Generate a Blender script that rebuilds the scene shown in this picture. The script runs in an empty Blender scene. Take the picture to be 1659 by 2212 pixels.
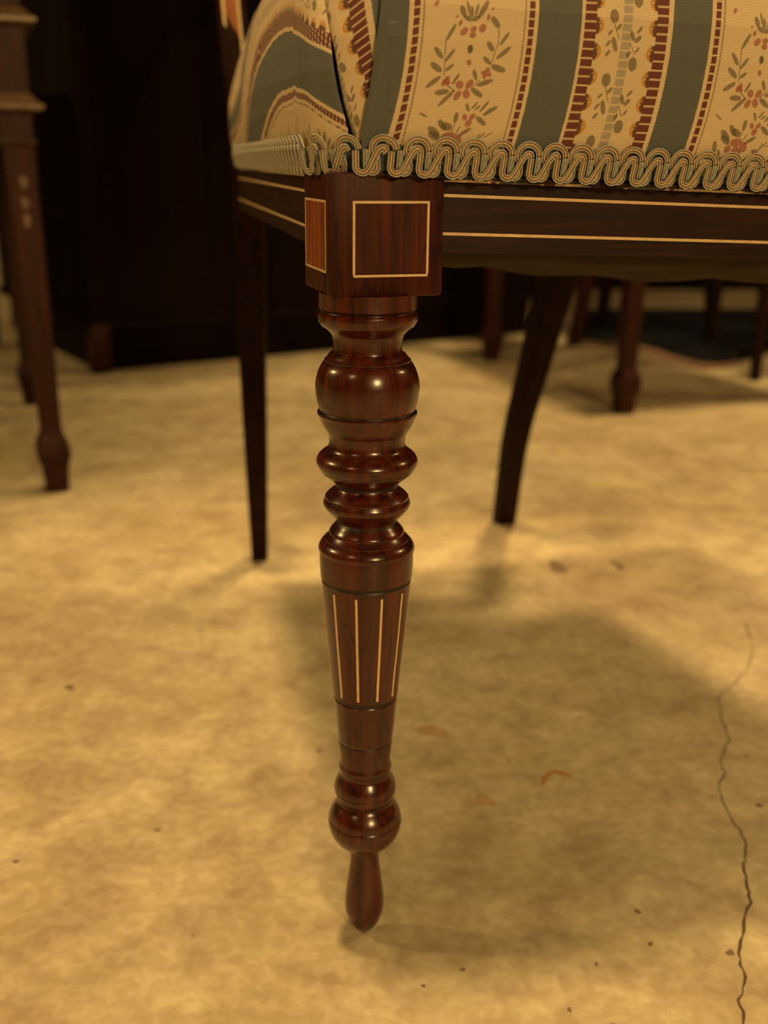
import bpy, bmesh, math, random
import numpy as np
from mathutils import Vector, Matrix, Euler

# ------------------------------------------------------------------ camera, light, exposure
SC = bpy.context.scene
COL = SC.collection
CAM_H = 0.349
cd = bpy.data.cameras.new('camera'); cam = bpy.data.objects.new('camera', cd); COL.objects.link(cam)
cd.sensor_fit = 'HORIZONTAL'; cd.sensor_width = 13.0; cd.lens = 13.0*2300/1659
cd.clip_start = 0.01; cd.clip_end = 60
cd.dof.use_dof = True; cd.dof.focus_distance = 0.412; cd.dof.aperture_fstop = 3.6
cam.matrix_world = Matrix.Translation((0, 0, CAM_H)) @ Matrix.Rotation(math.radians(90-18.2), 4, 'X') @ Matrix.Rotation(0.0115, 4, 'Z')
SC.camera = cam

w = bpy.data.worlds.new('world'); SC.world = w; w.use_nodes = True
w.node_tree.nodes['Background'].inputs[0].default_value = (1.0, 0.62, 0.25, 1)
w.node_tree.nodes['Background'].inputs[1].default_value = 0.02

LIGHT = (1.0, 0.65, 0.25)
def lamp(name, loc, power, radius):
    d = bpy.data.lights.new(name, 'POINT'); d.energy = power; d.color = LIGHT; d.shadow_soft_size = radius
    o = bpy.data.objects.new(name, d); COL.objects.link(o); o.location = loc
    return o
def spot(name, loc, aim, power, radius, size, blend):
    d = bpy.data.lights.new(name, 'SPOT'); d.energy = power; d.color = LIGHT; d.shadow_soft_size = radius
    d.spot_size = math.radians(size); d.spot_blend = blend
    o = bpy.data.objects.new(name, d); COL.objects.link(o); o.location = loc
    o.rotation_euler = (Vector(aim)-Vector(loc)).to_track_quat('-Z', 'Y').to_euler()
    return o
spot('ceiling_spot_over_chair', (-.20, 0.50, 2.45), (-.16, .34, 0), 128, 0.10, 42, .5)
spot('ceiling_spot_right', (.62, 1.55, 2.5), (.62, 1.45, 0), 165, 0.14, 54, .6)  # unseen spot added to brighten the floor at right
lamp('ceiling_lamp_left', (-3.3, 0.9, 2.2), 125, 0.15)
lamp('ceiling_lamp_right', (3.3, 1.2, 2.3), 75, 0.15)
lamp('standing_lamp_behind_camera', (1.45, -2.9, 1.78), 240, 0.28)
lamp('ceiling_lamp_behind_left', (-1.9, -1.9, 2.5), 30, 0.15)
lamp('ceiling_lamp_far_right', (2.1, 3.9, 2.4), 60, 0.12)

vs = SC.view_settings
vs.view_transform = 'Standard'; vs.look = 'None'; vs.gamma = 1.0; vs.use_curve_mapping = False
vs.exposure = 0.35

# ------------------------------------------------------------------ materials
def nt(name):
    m = bpy.data.materials.new(name); m.use_nodes = True
    return m, m.node_tree.nodes, m.node_tree.links, m.node_tree.nodes['Principled BSDF']
def setin(b, k, v):
    if k in b.inputs: b.inputs[k].default_value = v
def ramp(nodes, stops):
    r = nodes.new('ShaderNodeValToRGB')
    el = r.color_ramp.elements
    while len(el) < len(stops): el.new(0.5)
    for e, (p, c) in zip(el, stops): e.position = p; e.color = (*c, 1)
    return r
def wood(name, dark, mid, light, rough=0.26, scale=1.0, coat=0.35, figure=(260, 260, 14), spec=.5):
    m, n, l, b = nt(name)
    tc = n.new('ShaderNodeTexCoord'); mp = n.new('ShaderNodeMapping')
    mp.inputs['Scale'].default_value = tuple(f*scale for f in figure)
    l.new(tc.outputs['Object'], mp.inputs[0])
    a = n.new('ShaderNodeTexNoise'); a.inputs['Scale'].default_value = 1; a.inputs['Detail'].default_value = 5; a.inputs['Distortion'].default_value = 0.6
    l.new(mp.outputs[0], a.inputs[0])
    r = ramp(n, [(0.30, dark), (0.47, mid), (0.62, light)])
    l.new(a.outputs[0], r.inputs[0])
    # long dark figure lines
    mp2 = n.new('ShaderNodeMapping'); mp2.inputs['Scale'].default_value = tuple(f*scale*q for f, q in zip(figure, (.22, .22, .7)))
    l.new(tc.outputs['Object'], mp2.inputs[0])
    c = n.new('ShaderNodeTexNoise'); c.inputs['Scale'].default_value = 1; c.inputs['Detail'].default_value = 2
    l.new(mp2.outputs[0], c.inputs[0])
    r2 = ramp(n, [(0.485, (1, 1, 1)), (0.5, (.30, .22, .2)), (0.515, (1, 1, 1))])
    l.new(c.outputs[0], r2.inputs[0])
    mx = n.new('ShaderNodeMixRGB'); mx.blend_type = 'MULTIPLY'; mx.inputs[0].default_value = 0.8
    l.new(r.outputs[0], mx.inputs[1]); l.new(r2.outputs[0], mx.inputs[2])
    l.new(mx.outputs[0], b.inputs['Base Color'])
    bp = n.new('ShaderNodeBump'); bp.inputs['Strength'].default_value = 0.12; bp.inputs['Distance'].default_value = 0.0003
    l.new(a.outputs[0], bp.inputs['Height']); l.new(bp.outputs[0], b.inputs['Normal'])
    b.inputs['Roughness'].default_value = rough; setin(b, 'Specular IOR Level', spec)
    setin(b, 'Coat Weight', coat); setin(b, 'Coat Roughness', 0.16)
    return m
def plain(name, col, rough=0.6, nscale=60, var=0.15, sheen=0, bump=0.0, spec=0.5):
    m, n, l, b = nt(name)
    tc = n.new('ShaderNodeTexCoord'); a = n.new('ShaderNodeTexNoise'); a.inputs['Scale'].default_value = nscale; a.inputs['Detail'].default_value = 4
    l.new(tc.outputs['Object'], a.inputs[0])
    r = ramp(n, [(0.3, tuple(c*(1-var) for c in col)), (0.7, tuple(min(1, c*(1+var)) for c in col))])
    l.new(a.outputs[0], r.inputs[0]); l.new(r.outputs[0], b.inputs['Base Color'])
    b.inputs['Roughness'].default_value = rough
    setin(b, 'Specular IOR Level', spec)
    if sheen: setin(b, 'Sheen Weight', sheen)
    if bump:
        bp = n.new('ShaderNodeBump'); bp.inputs['Strength'].default_value = bump; bp.inputs['Distance'].default_value = 0.001
        l.new(a.outputs[0], bp.inputs['Height']); l.new(bp.outputs[0], b.inputs['Normal'])
    return m
M = {}
M['rosewood'] = wood('polished_rosewood', (.018, .0030, .0016), (.044, .0060, .0025), (.074, .0105, .0032), coat=.2, rough=.24)
M['rosewood_block'] = wood('rosewood_block', (.020, .0034, .002), (.042, .0062, .003), (.066, .0100, .004), rough=.5, coat=.0, spec=.18)
M['rosewood_panel'] = wood('rosewood_panel', (.026, .0044, .0025), (.050, .0080, .0035), (.080, .013, .005), rough=.5, coat=.0, spec=.18)
M['side_panel'] = wood('side_inlay_wood', (.13, .030, .007), (.22, .052, .010), (.32, .082, .014), rough=.4, coat=.12)  # panel wood brightened to orange: light on the left face put in
M['rail_wood'] = wood('dark_rail_rosewood', (.008, .0022, .0018), (.016, .0038, .0026), (.026, .006, .0035), rough=.5, coat=.0, spec=.25, figure=(20, 20, 300))
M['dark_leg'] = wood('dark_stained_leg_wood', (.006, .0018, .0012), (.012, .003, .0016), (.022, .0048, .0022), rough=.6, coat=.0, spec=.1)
M['mahogany'] = wood('mahogany', (.012, .0024, .0016), (.024, .0042, .0024), (.044, .0075, .003), rough=.5, coat=.0, spec=.2)
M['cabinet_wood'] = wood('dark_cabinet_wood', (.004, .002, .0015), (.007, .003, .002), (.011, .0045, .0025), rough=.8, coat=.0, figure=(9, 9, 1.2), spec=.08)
M['satinwood'] = wood('satinwood_panel', (.20, .065, .02), (.28, .10, .03), (.36, .14, .04), rough=.4, coat=.15)
M['boxwood'] = plain('boxwood_stringing', (.62, .47, .27), .45, 300, .12)
M['groove'] = plain('blackened_groove', (.010, .006, .005), .4, 200, .2)
M['gimp_grey'] = plain('grey_blue_silk_cord', (.36, .39, .36), .42, 1200, .25, .3, .2)
M['gimp_taupe'] = plain('taupe_silk_cord', (.13, .093, .065), .45, 1200, .25, .3, .2)
M['gimp_gold'] = plain('gold_silk_cord', (.56, .40, .20), .42, 1200, .18, .3, .2)
M['gimp_brown'] = plain('red_brown_silk_cord', (.13, .05, .028), .45, 1200, .25, .3, .2)
M['gimp_wrap'] = plain('grey_blue_thread_wrap', (.24, .30, .31), .55, 900, .35, .3, .4)
M['gimp_tape'] = plain('slate_backing_tape', (.055, .07, .08), .85, 900, .3)
M['dust'] = plain('brown_dust_cover_cloth', (.030, .019, .010), .95, 40, .25, 0, .3, .15)
M['glue'] = plain('ragged_glue_line', (.022, .011, .008), .6, 500, .5, 0, 1.0, .2)
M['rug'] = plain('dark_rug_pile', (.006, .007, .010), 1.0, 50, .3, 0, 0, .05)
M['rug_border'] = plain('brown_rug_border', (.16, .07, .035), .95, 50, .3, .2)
M['wall'] = plain('dim_plaster', (.10, .075, .05), .9, 3, .1)
M['crack'] = plain('floor_crack_dirt', (.10, .06, .03), .95, 90, .3)
M['rust'] = plain('rust_stain', (.42, .22, .06), .8, 90, .2)
M['spot'] = plain('dark_floor_spot', (.20, .14, .09), .85, 90, .25)
M['faint'] = plain('faint_floor_stain', (.45, .31, .17), .75, 60, .12)

# fabric: colour attribute woven by the pattern function, thread relief by nodes
m, n, l, b = nt('brocade')
at = n.new('ShaderNodeAttribute'); at.attribute_name = 'weave'
uvn = n.new('ShaderNodeUVMap')
mp = n.new('ShaderNodeMapping'); mp.inputs['Scale'].default_value = (1, 1, 1); l.new(uvn.outputs[0], mp.inputs[0])
wv = n.new('ShaderNodeTexWave'); wv.bands_direction = 'Y'; wv.inputs['Scale'].default_value = 0.62; wv.inputs['Distortion'].default_value = 1.2; wv.inputs['Detail'].default_value = 2
l.new(mp.outputs[0], wv.inputs[0])
ns = n.new('ShaderNodeTexNoise'); ns.inputs['Scale'].default_value = 2.2; ns.inputs['Detail'].default_value = 3; l.new(mp.outputs[0], ns.inputs[0])
mr = n.new('ShaderNodeMapRange'); mr.inputs[3].default_value = 0.86; mr.inputs[4].default_value = 1.10; l.new(wv.outputs[0], mr.inputs[0])
mr2 = n.new('ShaderNodeMapRange'); mr2.inputs[1].default_value = .3; mr2.inputs[2].default_value = .7; mr2.inputs[3].default_value = 0.9; mr2.inputs[4].default_value = 1.08; l.new(ns.outputs[0], mr2.inputs[0])
mm = n.new('ShaderNodeMath'); mm.operation = 'MULTIPLY'; l.new(mr.outputs[0], mm.inputs[0]); l.new(mr2.outputs[0], mm.inputs[1])
vm = n.new('ShaderNodeVectorMath'); vm.operation = 'SCALE'; l.new(at.outputs['Color'], vm.inputs[0]); l.new(mm.outputs[0], vm.inputs['Scale'])
l.new(vm.outputs[0], b.inputs['Base Color'])
bp = n.new('ShaderNodeBump'); bp.inputs['Strength'].default_value = .35; bp.inputs['Distance'].default_value = .0003
l.new(wv.outputs[0], bp.inputs['Height']); l.new(bp.outputs[0], b.inputs['Normal'])
b.inputs['Roughness'].default_value = .62; setin(b, 'Sheen Weight', .08); setin(b, 'Specular IOR Level', .3)
M['brocade'] = m

# floor: worn mottled screed
m, n, l, b = nt('worn_stone_floor')
tc = n.new('ShaderNodeTexCoord')
def noise(sc, det=4, dist=0.0, vec=None):
    a = n.new('ShaderNodeTexNoise'); a.inputs['Scale'].default_value = sc; a.inputs['Detail'].default_value = det; a.inputs['Distortion'].default_value = dist
    l.new(tc.outputs['Object'], a.inputs[0]); return a
def mul(c1, c2, f, mode='MULTIPLY'):
    x = n.new('ShaderNodeMixRGB'); x.blend_type = mode; x.inputs[0].default_value = f
    l.new(c1, x.inputs[1]); l.new(c2, x.inputs[2]); return x.outputs[0]
r1 = ramp(n, [(.34, (.50, .42, .29)), (.5, (.60, .53, .37)), (.66, (.68, .62, .42))]); l.new(noise(30, 6, .5).outputs[0], r1.inputs[0])
r2 = ramp(n, [(.36, (.76, .72, .66)), (.6, (1, 1, 1))]); l.new(noise(7, 5, .8).outputs[0], r2.inputs[0])
r3 = ramp(n, [(.42, (.80, .76, .72)), (.62, (1.0, 1.0, 1.0))]); l.new(noise(130, 4, .4).outputs[0], r3.inputs[0])
r4 = ramp(n, [(.20, (.42, .36, .28)), (.25, (1, 1, 1))]); l.new(noise(95, 1, 0).outputs[0], r4.inputs[0])
r5 = ramp(n, [(.38, (.86, .80, .78)), (.52, (1, 1, 1))]); l.new(noise(2.3, 3, .3).outputs[0], r5.inputs[0])
c = mul(r1.outputs[0], r2.outputs[0], .75); c = mul(c, r3.outputs[0], .75); c = mul(c, r4.outputs[0], .8); c = mul(c, r5.outputs[0], .8)
l.new(c, b.inputs['Base Color']); b.inputs['Roughness'].default_value = .55; setin(b, 'Specular IOR Level', .35)
bp = n.new('ShaderNodeBump'); bp.inputs['Strength'].default_value = .15; bp.inputs['Distance'].default_value = .002
l.new(noise(60, 6, .3).outputs[0], bp.inputs['Height']); l.new(bp.outputs[0], b.inputs['Normal'])
M['floor'] = m

# ------------------------------------------------------------------ helpers
def link(name, me, parent=None, mats=None):
    o = bpy.data.objects.new(name, me); COL.objects.link(o)
    if parent is not None: o.parent = parent
    for mt in (mats or []): me.materials.append(mt)
    return o
def empty(name, loc=(0, 0, 0), rz=0.0, label=None, cat=None, group=None):
    o = bpy.data.objects.new(name, None); COL.objects.link(o); o.location = loc; o.rotation_euler = (0, 0, rz); o.empty_display_size = .05
    if label: o['label'] = label
    if cat: o['category'] = cat
    if group: o['group'] = group
    return o
def mesh_from(verts, faces, smooth=True, sharp=None):
    me = bpy.data.meshes.new('m'); me.from_pydata([tuple(v) for v in verts], [], faces); me.update()
    if smooth:
        me.polygons.foreach_set('use_smooth', [True]*len(me.polygons))
        if sharp: me.set_sharp_from_angle(angle=math.radians(sharp))
    return me
def bm_mesh(bm, smooth=False, sharp=None):
    bmesh.ops.recalc_face_normals(bm, faces=bm.faces)
    me = bpy.data.meshes.new('m'); bm.to_mesh(me); bm.free()
    if smooth:
        me.polygons.foreach_set('use_smooth', [True]*len(me.polygons)); me.set_sharp_from_angle(angle=math.radians(sharp or 40))
    return me
def box_bm(lo, hi, bevel=0.0, seg=2, mat=None):
    bm = bmesh.new(); bmesh.ops.create_cube(bm, size=1)
    lo = Vector(lo); hi = Vector(hi)
    for v in bm.verts: v.co = Vector([lo[i]+(v.co[i]+.5)*(hi[i]-lo[i]) for i in range(3)])
    if bevel: bmesh.ops.bevel(bm, geom=bm.edges[:], offset=bevel, segments=seg, affect='EDGES', profile=.5)
    if mat is not None: bmesh.ops.transform(bm, matrix=mat, verts=bm.verts)
    return bm
def box(name, lo, hi, mt, parent=None, bevel=0.0, mat=None):
    return link(name, bm_mesh(box_bm(lo, hi, bevel, 2, mat), bevel > 0, 50), parent, [mt])
def sweep(sections, cap=True):
    """sections: list of rings (equal-length point lists)."""
    V = [p for s in sections for p in s]; k = len(sections[0]); F = []
    for i in range(len(sections)-1):
        for j in range(k):
            a = i*k+j; b2 = i*k+(j+1) % k
            F.append((a, b2, b2+k, a+k))
    if cap:
        F.append(tuple(range(k))[::-1]); F.append(tuple(range((len(sections)-1)*k, len(sections)*k)))
    return V, F
def catmull(P, n):
    P = [np.array(p, float) for p in P]; out = []
    Q = [2*P[0]-P[1]]+P+[2*P[-1]-P[-2]]
    for i in range(1, len(Q)-2):
        for t in np.linspace(0, 1, n, endpoint=False):
            a, b2, c2, d = Q[i-1], Q[i], Q[i+1], Q[i+2]
            out.append(.5*((2*b2)+(c2-a)*t+(2*a-5*b2+4*c2-d)*t*t+(3*b2-a-3*c2+d)*t**3))
    out.append(P[-1]); return out
def rrect(cx, cy, z, hx, hy, r, rot=0.0, n=3):
    pts = []
    for sx, sy, a0 in ((1, 1, 0), (-1, 1, 90), (-1, -1, 180), (1, -1, 270)):
        for k in range(n+1):
            a = math.radians(a0+90*k/n)
            x = sx*(hx-r)+r*math.cos(a); y = sy*(hy-r)+r*math.sin(a)
            pts.append((cx+x*math.cos(rot)-y*math.sin(rot), cy+x*math.sin(rot)+y*math.cos(rot), z))
    return pts
# ------------------------------------------------------------------ the setting
def structure(o): o['kind'] = 'structure'; return o
fl = structure(box('floor', (-5, -4.5, -.05), (6, 7, 0), M['floor']))
structure(box('ceiling', (-5, -4.5, 2.8), (6, 7, 2.85), M['wall']))
structure(box('wall_back', (-5, 6.9, 0), (6, 7.0, 2.8), M['wall']))
structure(box('wall_front', (-5, -4.5, 0), (6, -4.4, 2.8), M['wall']))
structure(box('wall_left', (-5.0, -4.4, 0), (-4.9, 6.9, 2.8), M['wall']))
structure(box('wall_right', (5.9, -4.4, 0), (6.0, 6.9, 2.8), M['wall']))

rnd = random.Random(4)
def strip(name, pts, widths, mt, z=.0003):
    pts = [np.array(p) for p in pts]; V = []; F = []
    for i, p in enumerate(pts):
        d = pts[min(i+1, len(pts)-1)]-pts[max(i-1, 0)]; d = d/np.linalg.norm(d); nn = np.array([-d[1], d[0]])
        V += [(*(p+nn*widths[i]/2), z), (*(p-nn*widths[i]/2), z)]
        if i: F.append((2*i-2, 2*i-1, 2*i+1, 2*i))
    return link(name, mesh_from(V, F, False), fl, [mt])
CR = [(0.2918, 0.7872), (0.2837, 0.7397), (0.2641, 0.7004), (0.2434, 0.6713), (0.2322, 0.6608), (0.2255, 0.6254), (0.222, 0.6016), (0.21, 0.5792), (0.2078, 0.5634), (0.1991, 0.5481), (0.1975, 0.5337), (0.1979, 0.5132), (0.1995, 0.4961), (0.1944, 0.4817), (0.1911, 0.4738), (0.1873, 0.455), (0.1848, 0.4443), (0.1748, 0.4239), (0.1683, 0.4081), (0.1655, 0.3932), (0.1592, 0.379), (0.1564, 0.3652), (.150, .34), (.149, .30)]
P = []
for i in range(len(CR)-1):
    for t in (0, .25, .5, .75):
        a = np.array(CR[i]); b_ = np.array(CR[i+1]); P.append(tuple(a+(b_-a)*t+np.array([rnd.uniform(-.0009, .0009), 0])))
strip('crack', P, [rnd.uniform(.0003, .0011)*(1.35 if p[1] < .47 else .95) for p in P], M['crack'])
def blotch(name, x, y, rx, ry, mt, a=0, z=.0004):
    n_ = 22; V = [(x, y, z)]; ph = [rnd.uniform(0, 6.28) for _ in range(4)]
    for k in range(n_):
        t = 2*math.pi*k/n_; q = 1+.22*math.sin(2*t+ph[0])+.16*math.sin(3*t+ph[1])+.1*math.sin(5*t+ph[2])
        u, v = rx*q*math.cos(t), ry*q*math.sin(t)
        V.append((x+u*math.cos(a)-v*math.sin(a), y+u*math.sin(a)+v*math.cos(a), z))
    return link(name, mesh_from(V, [(0, 1+k, 1+(k+1) % n_) for k in range(n_)], False), fl, [mt])
blotch('stain', .159, .906, .008, .013, M['spot'], .3)
blotch('stain', .215, .912, .005, .010, M['spot'], .2)
blotch('stain', .033, .609, .009, .007, M['faint'])
blotch('stain', .0602, .531, .0055, .004, M['faint'])
strip('rust_mark', [(.0955, .548), (.098, .556), (.103, .562), (.1065, .5625), (.112, .559), (.1155, .557)], [.0015, .0030, .0035, .0042, .0030, .0010], M['rust'])
for x, y, r in [(.0383, .3955, .0013), (.1279, .4136, .0015), (.1271, .4364, .0017), (.2176, .5294, .0022), (.1640, .4085, .0022), (-.217, .6635, .004), (-.106, .347, .002), (-.33, .80, .004), (-.19, .47, .0018), (.06, .353, .0014), (.09, .357, .0018), (.035, .362, .0012), (.02, .385, .0011), (.083, .372, .0012), (-.03, .36, .0012), (.10, .40, .001)]:
    blotch('speck', x, y, r*.75, r*.85, M['spot'])

# ------------------------------------------------------------------ the salon chair
TH = math.radians(17)
E1 = np.array([math.cos(TH), math.sin(TH)]); E2 = np.array([-math.sin(TH), math.cos(TH)]); O0 = np.array([-.0206, .4005])
def loc2(a, b_):                       # chair frame (along the front, towards the back) -> world
    return O0+E1*a+E2*b_
CHAIR = (-.0072, .42, 0)
chair = empty('salon_chair', CHAIR, 0, 'rosewood salon chair in striped floral brocade, its turned leg nearest the camera', 'chair')
OFF = Vector(CHAIR)
def drop(s): return -.030*min(max(s-.02, 0), .5)      # the front rail dips slightly to the right
W_SEAT = .45

# --- turned front leg
PROF = [(.3010,.0193),(.2950,.0194),(.2946,.0188),(.2938,.0184),(.2933,.0187),(.2929,.0195),(.2915,.0198),(.2898,.0195),(.2880,.0182),(.2868,.0163),(.2852,.0149),(.2846,.0143),(.2830,.0139),(.2795,.0135),(.2780,.0139),(.2772,.0150),(.2762,.0159),(.2751,.0166),(.2748,.0172),(.2744,.0172),(.2741,.0170),(.2736,.0178),(.2714,.0191),(.2694,.0199),(.2668,.0206),(.2640,.0209),(.2603,.0206),(.2567,.0199),(.2550,.0194),(.2545,.0192),(.2541,.0194),(.2538,.0201),(.2530,.0202),(.2523,.0197),(.2505,.0191),(.2484,.0182),(.2466,.0172),(.2452,.0163),(.2442,.0157),(.2412,.0154),(.2395,.0157),(.2382,.0166),(.2372,.0181),(.2358,.0197),(.2342,.0206),(.2328,.0208),(.2314,.0204),(.2301,.0195),(.2296,.0191),(.2292,.0190),(.2284,.0183),(.2268,.0165),(.2252,.0145),(.2242,.0133),(.2236,.0128),(.2226,.0128),(.2218,.0134),(.2209,.0145),(.2193,.0163),(.2182,.0172),(.2177,.0171),(.2172,.0173),(.2162,.0179),(.2150,.0181),(.2138,.0176),(.2134,.0173),(.2122,.0163),(.2105,.0148),(.2095,.0138),(.2082,.0126),(.2073,.0123),(.2064,.0129),(.2050,.0142),(.2036,.0153),(.2028,.0157),(.2023,.0156),(.2017,.0161),(.2006,.0170),(.2001,.0176),(.1997,.0176),(.1993,.0182),(.1982,.0192),(.1970,.0199),(.1960,.0202),(.1950,.0201),(.1942,.0196),(.1936,.0197),(.1893,.0197),(.1836,.0194),(.1832,.0194),(.1829,.0190),(.1822,.0186),(.1816,.0186),(.1812,.0189),(.1719,.0181),(.1563,.0168),(.1403,.0152),(.1280,.0142),(.1276,.0138),(.1270,.0136),(.1262,.0136),(.1258,.0139),(.1213,.0134),(.1130,.0128),(.1074,.0122),(.1055,.0121),(.1050,.0118),(.1046,.0120),(.0974,.0114),(.0945,.0112),(.0934,.0112),(.0926,.0117),(.0914,.0119),(.0902,.0116),(.0892,.0111),(.0875,.0112),(.0865,.0118),(.0848,.0128),(.0828,.0136),(.0813,.0139),(.0800,.0139),(.0796,.0136),(.0792,.0138),(.0780,.0136),(.0760,.0129),(.0749,.0125),(.0742,.0121),(.0732,.0123),(.0720,.0133),(.0702,.0146),(.0685,.0155),(.0672,.0160),(.0652,.0165),(.0645,.0163),(.0641,.0166),(.0625,.0167),(.0595,.0163),(.0570,.0155),(.0553,.0147),(.0532,.0133),(.0517,.0117),(.0502,.0098),(.0490,.0080),(.0480,.0069),(.0469,.0067),(.0414,.0066),(.0353,.0073),(.0291,.0081),(.0229,.0089),(.0190,.0091),(.0160,.0091),(.0134,.0088),(.0084,.0072),(.0060,.0060),(.0039,.0045),(.0018,.0028),(.0005,.0014)]
GRO = [(.2940, .0004), (.2742, .0002), (.2542, .0004), (.2234, .0009), (.2068, .0004), (.1823, .0010), (.1269, .0009), (.1050, .0003), (.0896, .0006), (.0746, .0004), (.2294, .0002)]
def turned_leg():
    N = 112; V = []; F = []; MI = []
    V = [(0, 0, PROF[0][0])]
    for z, r in PROF:
        for k in range(N):
            a = 2*math.pi*k/N; V.append((r*math.cos(a), r*math.sin(a), z))
    V.append((0, 0, 0.0))
    for k in range(N): F.append((0, 1+k, 1+(k+1) % N)); MI.append(0)
    for i in range(len(PROF)-1):
        zc = (PROF[i][0]+PROF[i+1][0])/2
        g = any(abs(zc-gz) < gw for gz, gw in GRO)
        for k in range(N):
            a = 1+i*N+k; b2 = 1+i*N+(k+1) % N
            F.append((b2, a, a+N, b2+N)); MI.append(1 if g else 0)
    e = len(V)-1; base = 1+(len(PROF)-1)*N
    for k in range(N): F.append((e, base+(k+1) % N, base+k)); MI.append(0)
    me = mesh_from(V, F, True, 38); me.materials.append(M['rosewood']); me.materials.append(M['groove'])
    me.polygons.foreach_set('material_index', MI)
    return me
def front_leg(px, py, first=None, mirror=False):
    lg = link('leg', first or turned_leg(), chair); lg.location = (px-OFF.x, py-OFF.y, 0)
    return lg
def rad(z):
    for (z1, r1), (z2, r2) in zip(PROF, PROF[1:]):
        if z2 <= z <= z1: return r1+(r2-r1)*(z1-z)/(z1-z2)
leg = front_leg(CHAIR[0], CHAIR[1])
# boxwood lines let into the tapered stem, eleven round
def string_mesh():
    V = []; F = []; zz = np.linspace(.1790, .1300, 8); hw = .00050
    for z in zz:
        r = rad(z)+.00012
        V += [(-r, -hw, z), (-r, hw, z), (-r+.0006, hw, z), (-r+.0006, -hw, z)]
    for i in range(len(zz)-1):
        for j in range(4): F.append((4*i+j, 4*i+(j+1) % 4, 4*i+4+(j+1) % 4, 4*i+4+j))
    F += [(0, 3, 2, 1), (28, 29, 30, 31)]
    return mesh_from(V, F, False)
sm = string_mesh(); sm.materials.append(M['boxwood'])
for k in range(11):
    s = link('inlay_string', sm, leg); s.rotation_euler = (0, 0, math.radians(90-11.5+k*360/11))
# square block above the turning, with its stringing frames
BW = .0440
def block_frame_bars(parent, a0, a1, z0, z1, face, t=.0009):
    """rectangular string frame; face 'front' (b=-e) or 'side' (a=-e)"""
    e = .00022
    for (u0, u1, w0, w1) in ((a0, a1, z1-t, z1), (a0, a1, z0, z0+t), (a0, a0+t, z0+t, z1-t), (a1-t, a1, z0+t, z1-t)):
        if face == 'front': lo, hi = (u0, -e, w0), (u1, .0004, w1)
        else: lo, hi = (-e, u0, w0), (.0004, u1, w1)
        o = box('inlay_string', lo, hi, M['boxwood'], parent)
def make_block(parent):
    bm = box_bm((0, 0, .3005), (BW, BW, .3455), .0016, 2)
    o = link('corner_block', bm_mesh(bm, True, 40), parent, [M['rosewood_block']])
    return o
def place_local(o, a, b_, rot, parent_loc):
    p = loc2(a, b_); o.location = (p[0]-parent_loc[0], p[1]-parent_loc[1], 0); o.rotation_euler = (0, 0, rot)
blk = make_block(leg); place_local(blk, 0, 0, TH, CHAIR)
def on_block(lo, hi, mt, nm, bevel=0):
    o = box(nm, lo, hi, mt, leg, bevel); place_local(o, 0, 0, TH, CHAIR); return o
e = .00022
p_ = on_block((.0090, -.00008, .3095), (.0370, .0004, .3345), M['rosewood_panel'], 'inlay_panel')
for lo, hi in (((.0083, -e, .3345), (.0379, .0004, .3354)), ((.0086, -e, .3080), (.0376, .0004, .3089)), ((.0083, -e, .3089), (.0092, .0004, .3345)), ((.0370, -e, .3089), (.0379, .0004, .3345))):
    on_block(lo, hi, M['boxwood'], 'inlay_string')
sp = on_block((-.00008, .0080, .3100), (.0004, .0400, .3345), M['side_panel'], 'side_inlay_panel'); sp['label'] = 'orange brown panel on the left face'
for lo, hi in (((-e, .0070, .3345), (.0004, .0410, .3354)), ((-e, .0070, .3090), (.0004, .0410, .3099)), ((-e, .0070, .3099), (.0004, .0080, .3345)), ((-e, .0400, .3099), (.0004, .0410, .3345))):
    on_block(lo, hi, M['boxwood'], 'inlay_string')
# the other front leg: a copy with its block
A2 = W_SEAT-BW
q = loc2(A2, 0); dlt = Vector((q[0]-O0[0], q[1]-O0[1], 0))
leg2 = leg.copy(); COL.objects.link(leg2); leg2.parent = chair; leg2.location = leg.location+dlt
for ch in list(leg.children):
    c_ = ch.copy(); COL.objects.link(c_); c_.parent = leg2

# --- rails
def rail(name, pts, mt, thick=.022, strings=()):
    """pts: two local points (a,b) of the outer face; z from (z0a,z1a) to (z0b,z1b)"""
    (a0, b0, z00, z01), (a1, b1, z10, z11) = pts
    d = np.array([a1-a0, b1-b0]); Ln = np.linalg.norm(d); d /= Ln; nn = np.array([-d[1], d[0]])
    def P3(t, off, z):
        q = loc2(*(np.array([a0, b0])+d*Ln*t+nn*off)); return (q[0]-OFF.x, q[1]-OFF.y, z)
    def prism(nm, par, t0, t1, o0, o1, f0, f1, mt_):
        V = []
        for t in (t0, t1):
            za = z00+(z10-z00)*t; zb = z01+(z11-z01)*t
            l0 = za+(zb-za)*f0; l1 = za+(zb-za)*f1
            V += [P3(t, o0, l0), P3(t, o1, l0), P3(t, o1, l1), P3(t, o0, l1)]
        o = link(nm, mesh_from(V, [(0, 1, 2, 3), (7, 6, 5, 4), (0, 4, 5, 1), (1, 5, 6, 2), (2, 6, 7, 3), (3, 7, 4, 0)], False), par, [mt_])
        bm = bmesh.new(); bm.from_mesh(o.data); bmesh.ops.recalc_face_normals(bm, faces=bm.faces); bm.to_mesh(o.data); bm.free()
        return o
    r = prism(name, chair, 0, 1, 0, thick, 0, 1, mt)
    for f in strings: prism('inlay_string', r, 0, 1, -.00025, .0004, f, f+.036, M['boxwood'])
    return r
H0 = (.3165, .3475)
fr = drop(W_SEAT-BW)
rail('front_rail', [(BW-.001, .0035, *H0), (W_SEAT-BW+.001, .0035, H0[0]+fr, H0[1]+fr)], M['rail_wood'], .020, (.205, .655))
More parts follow.
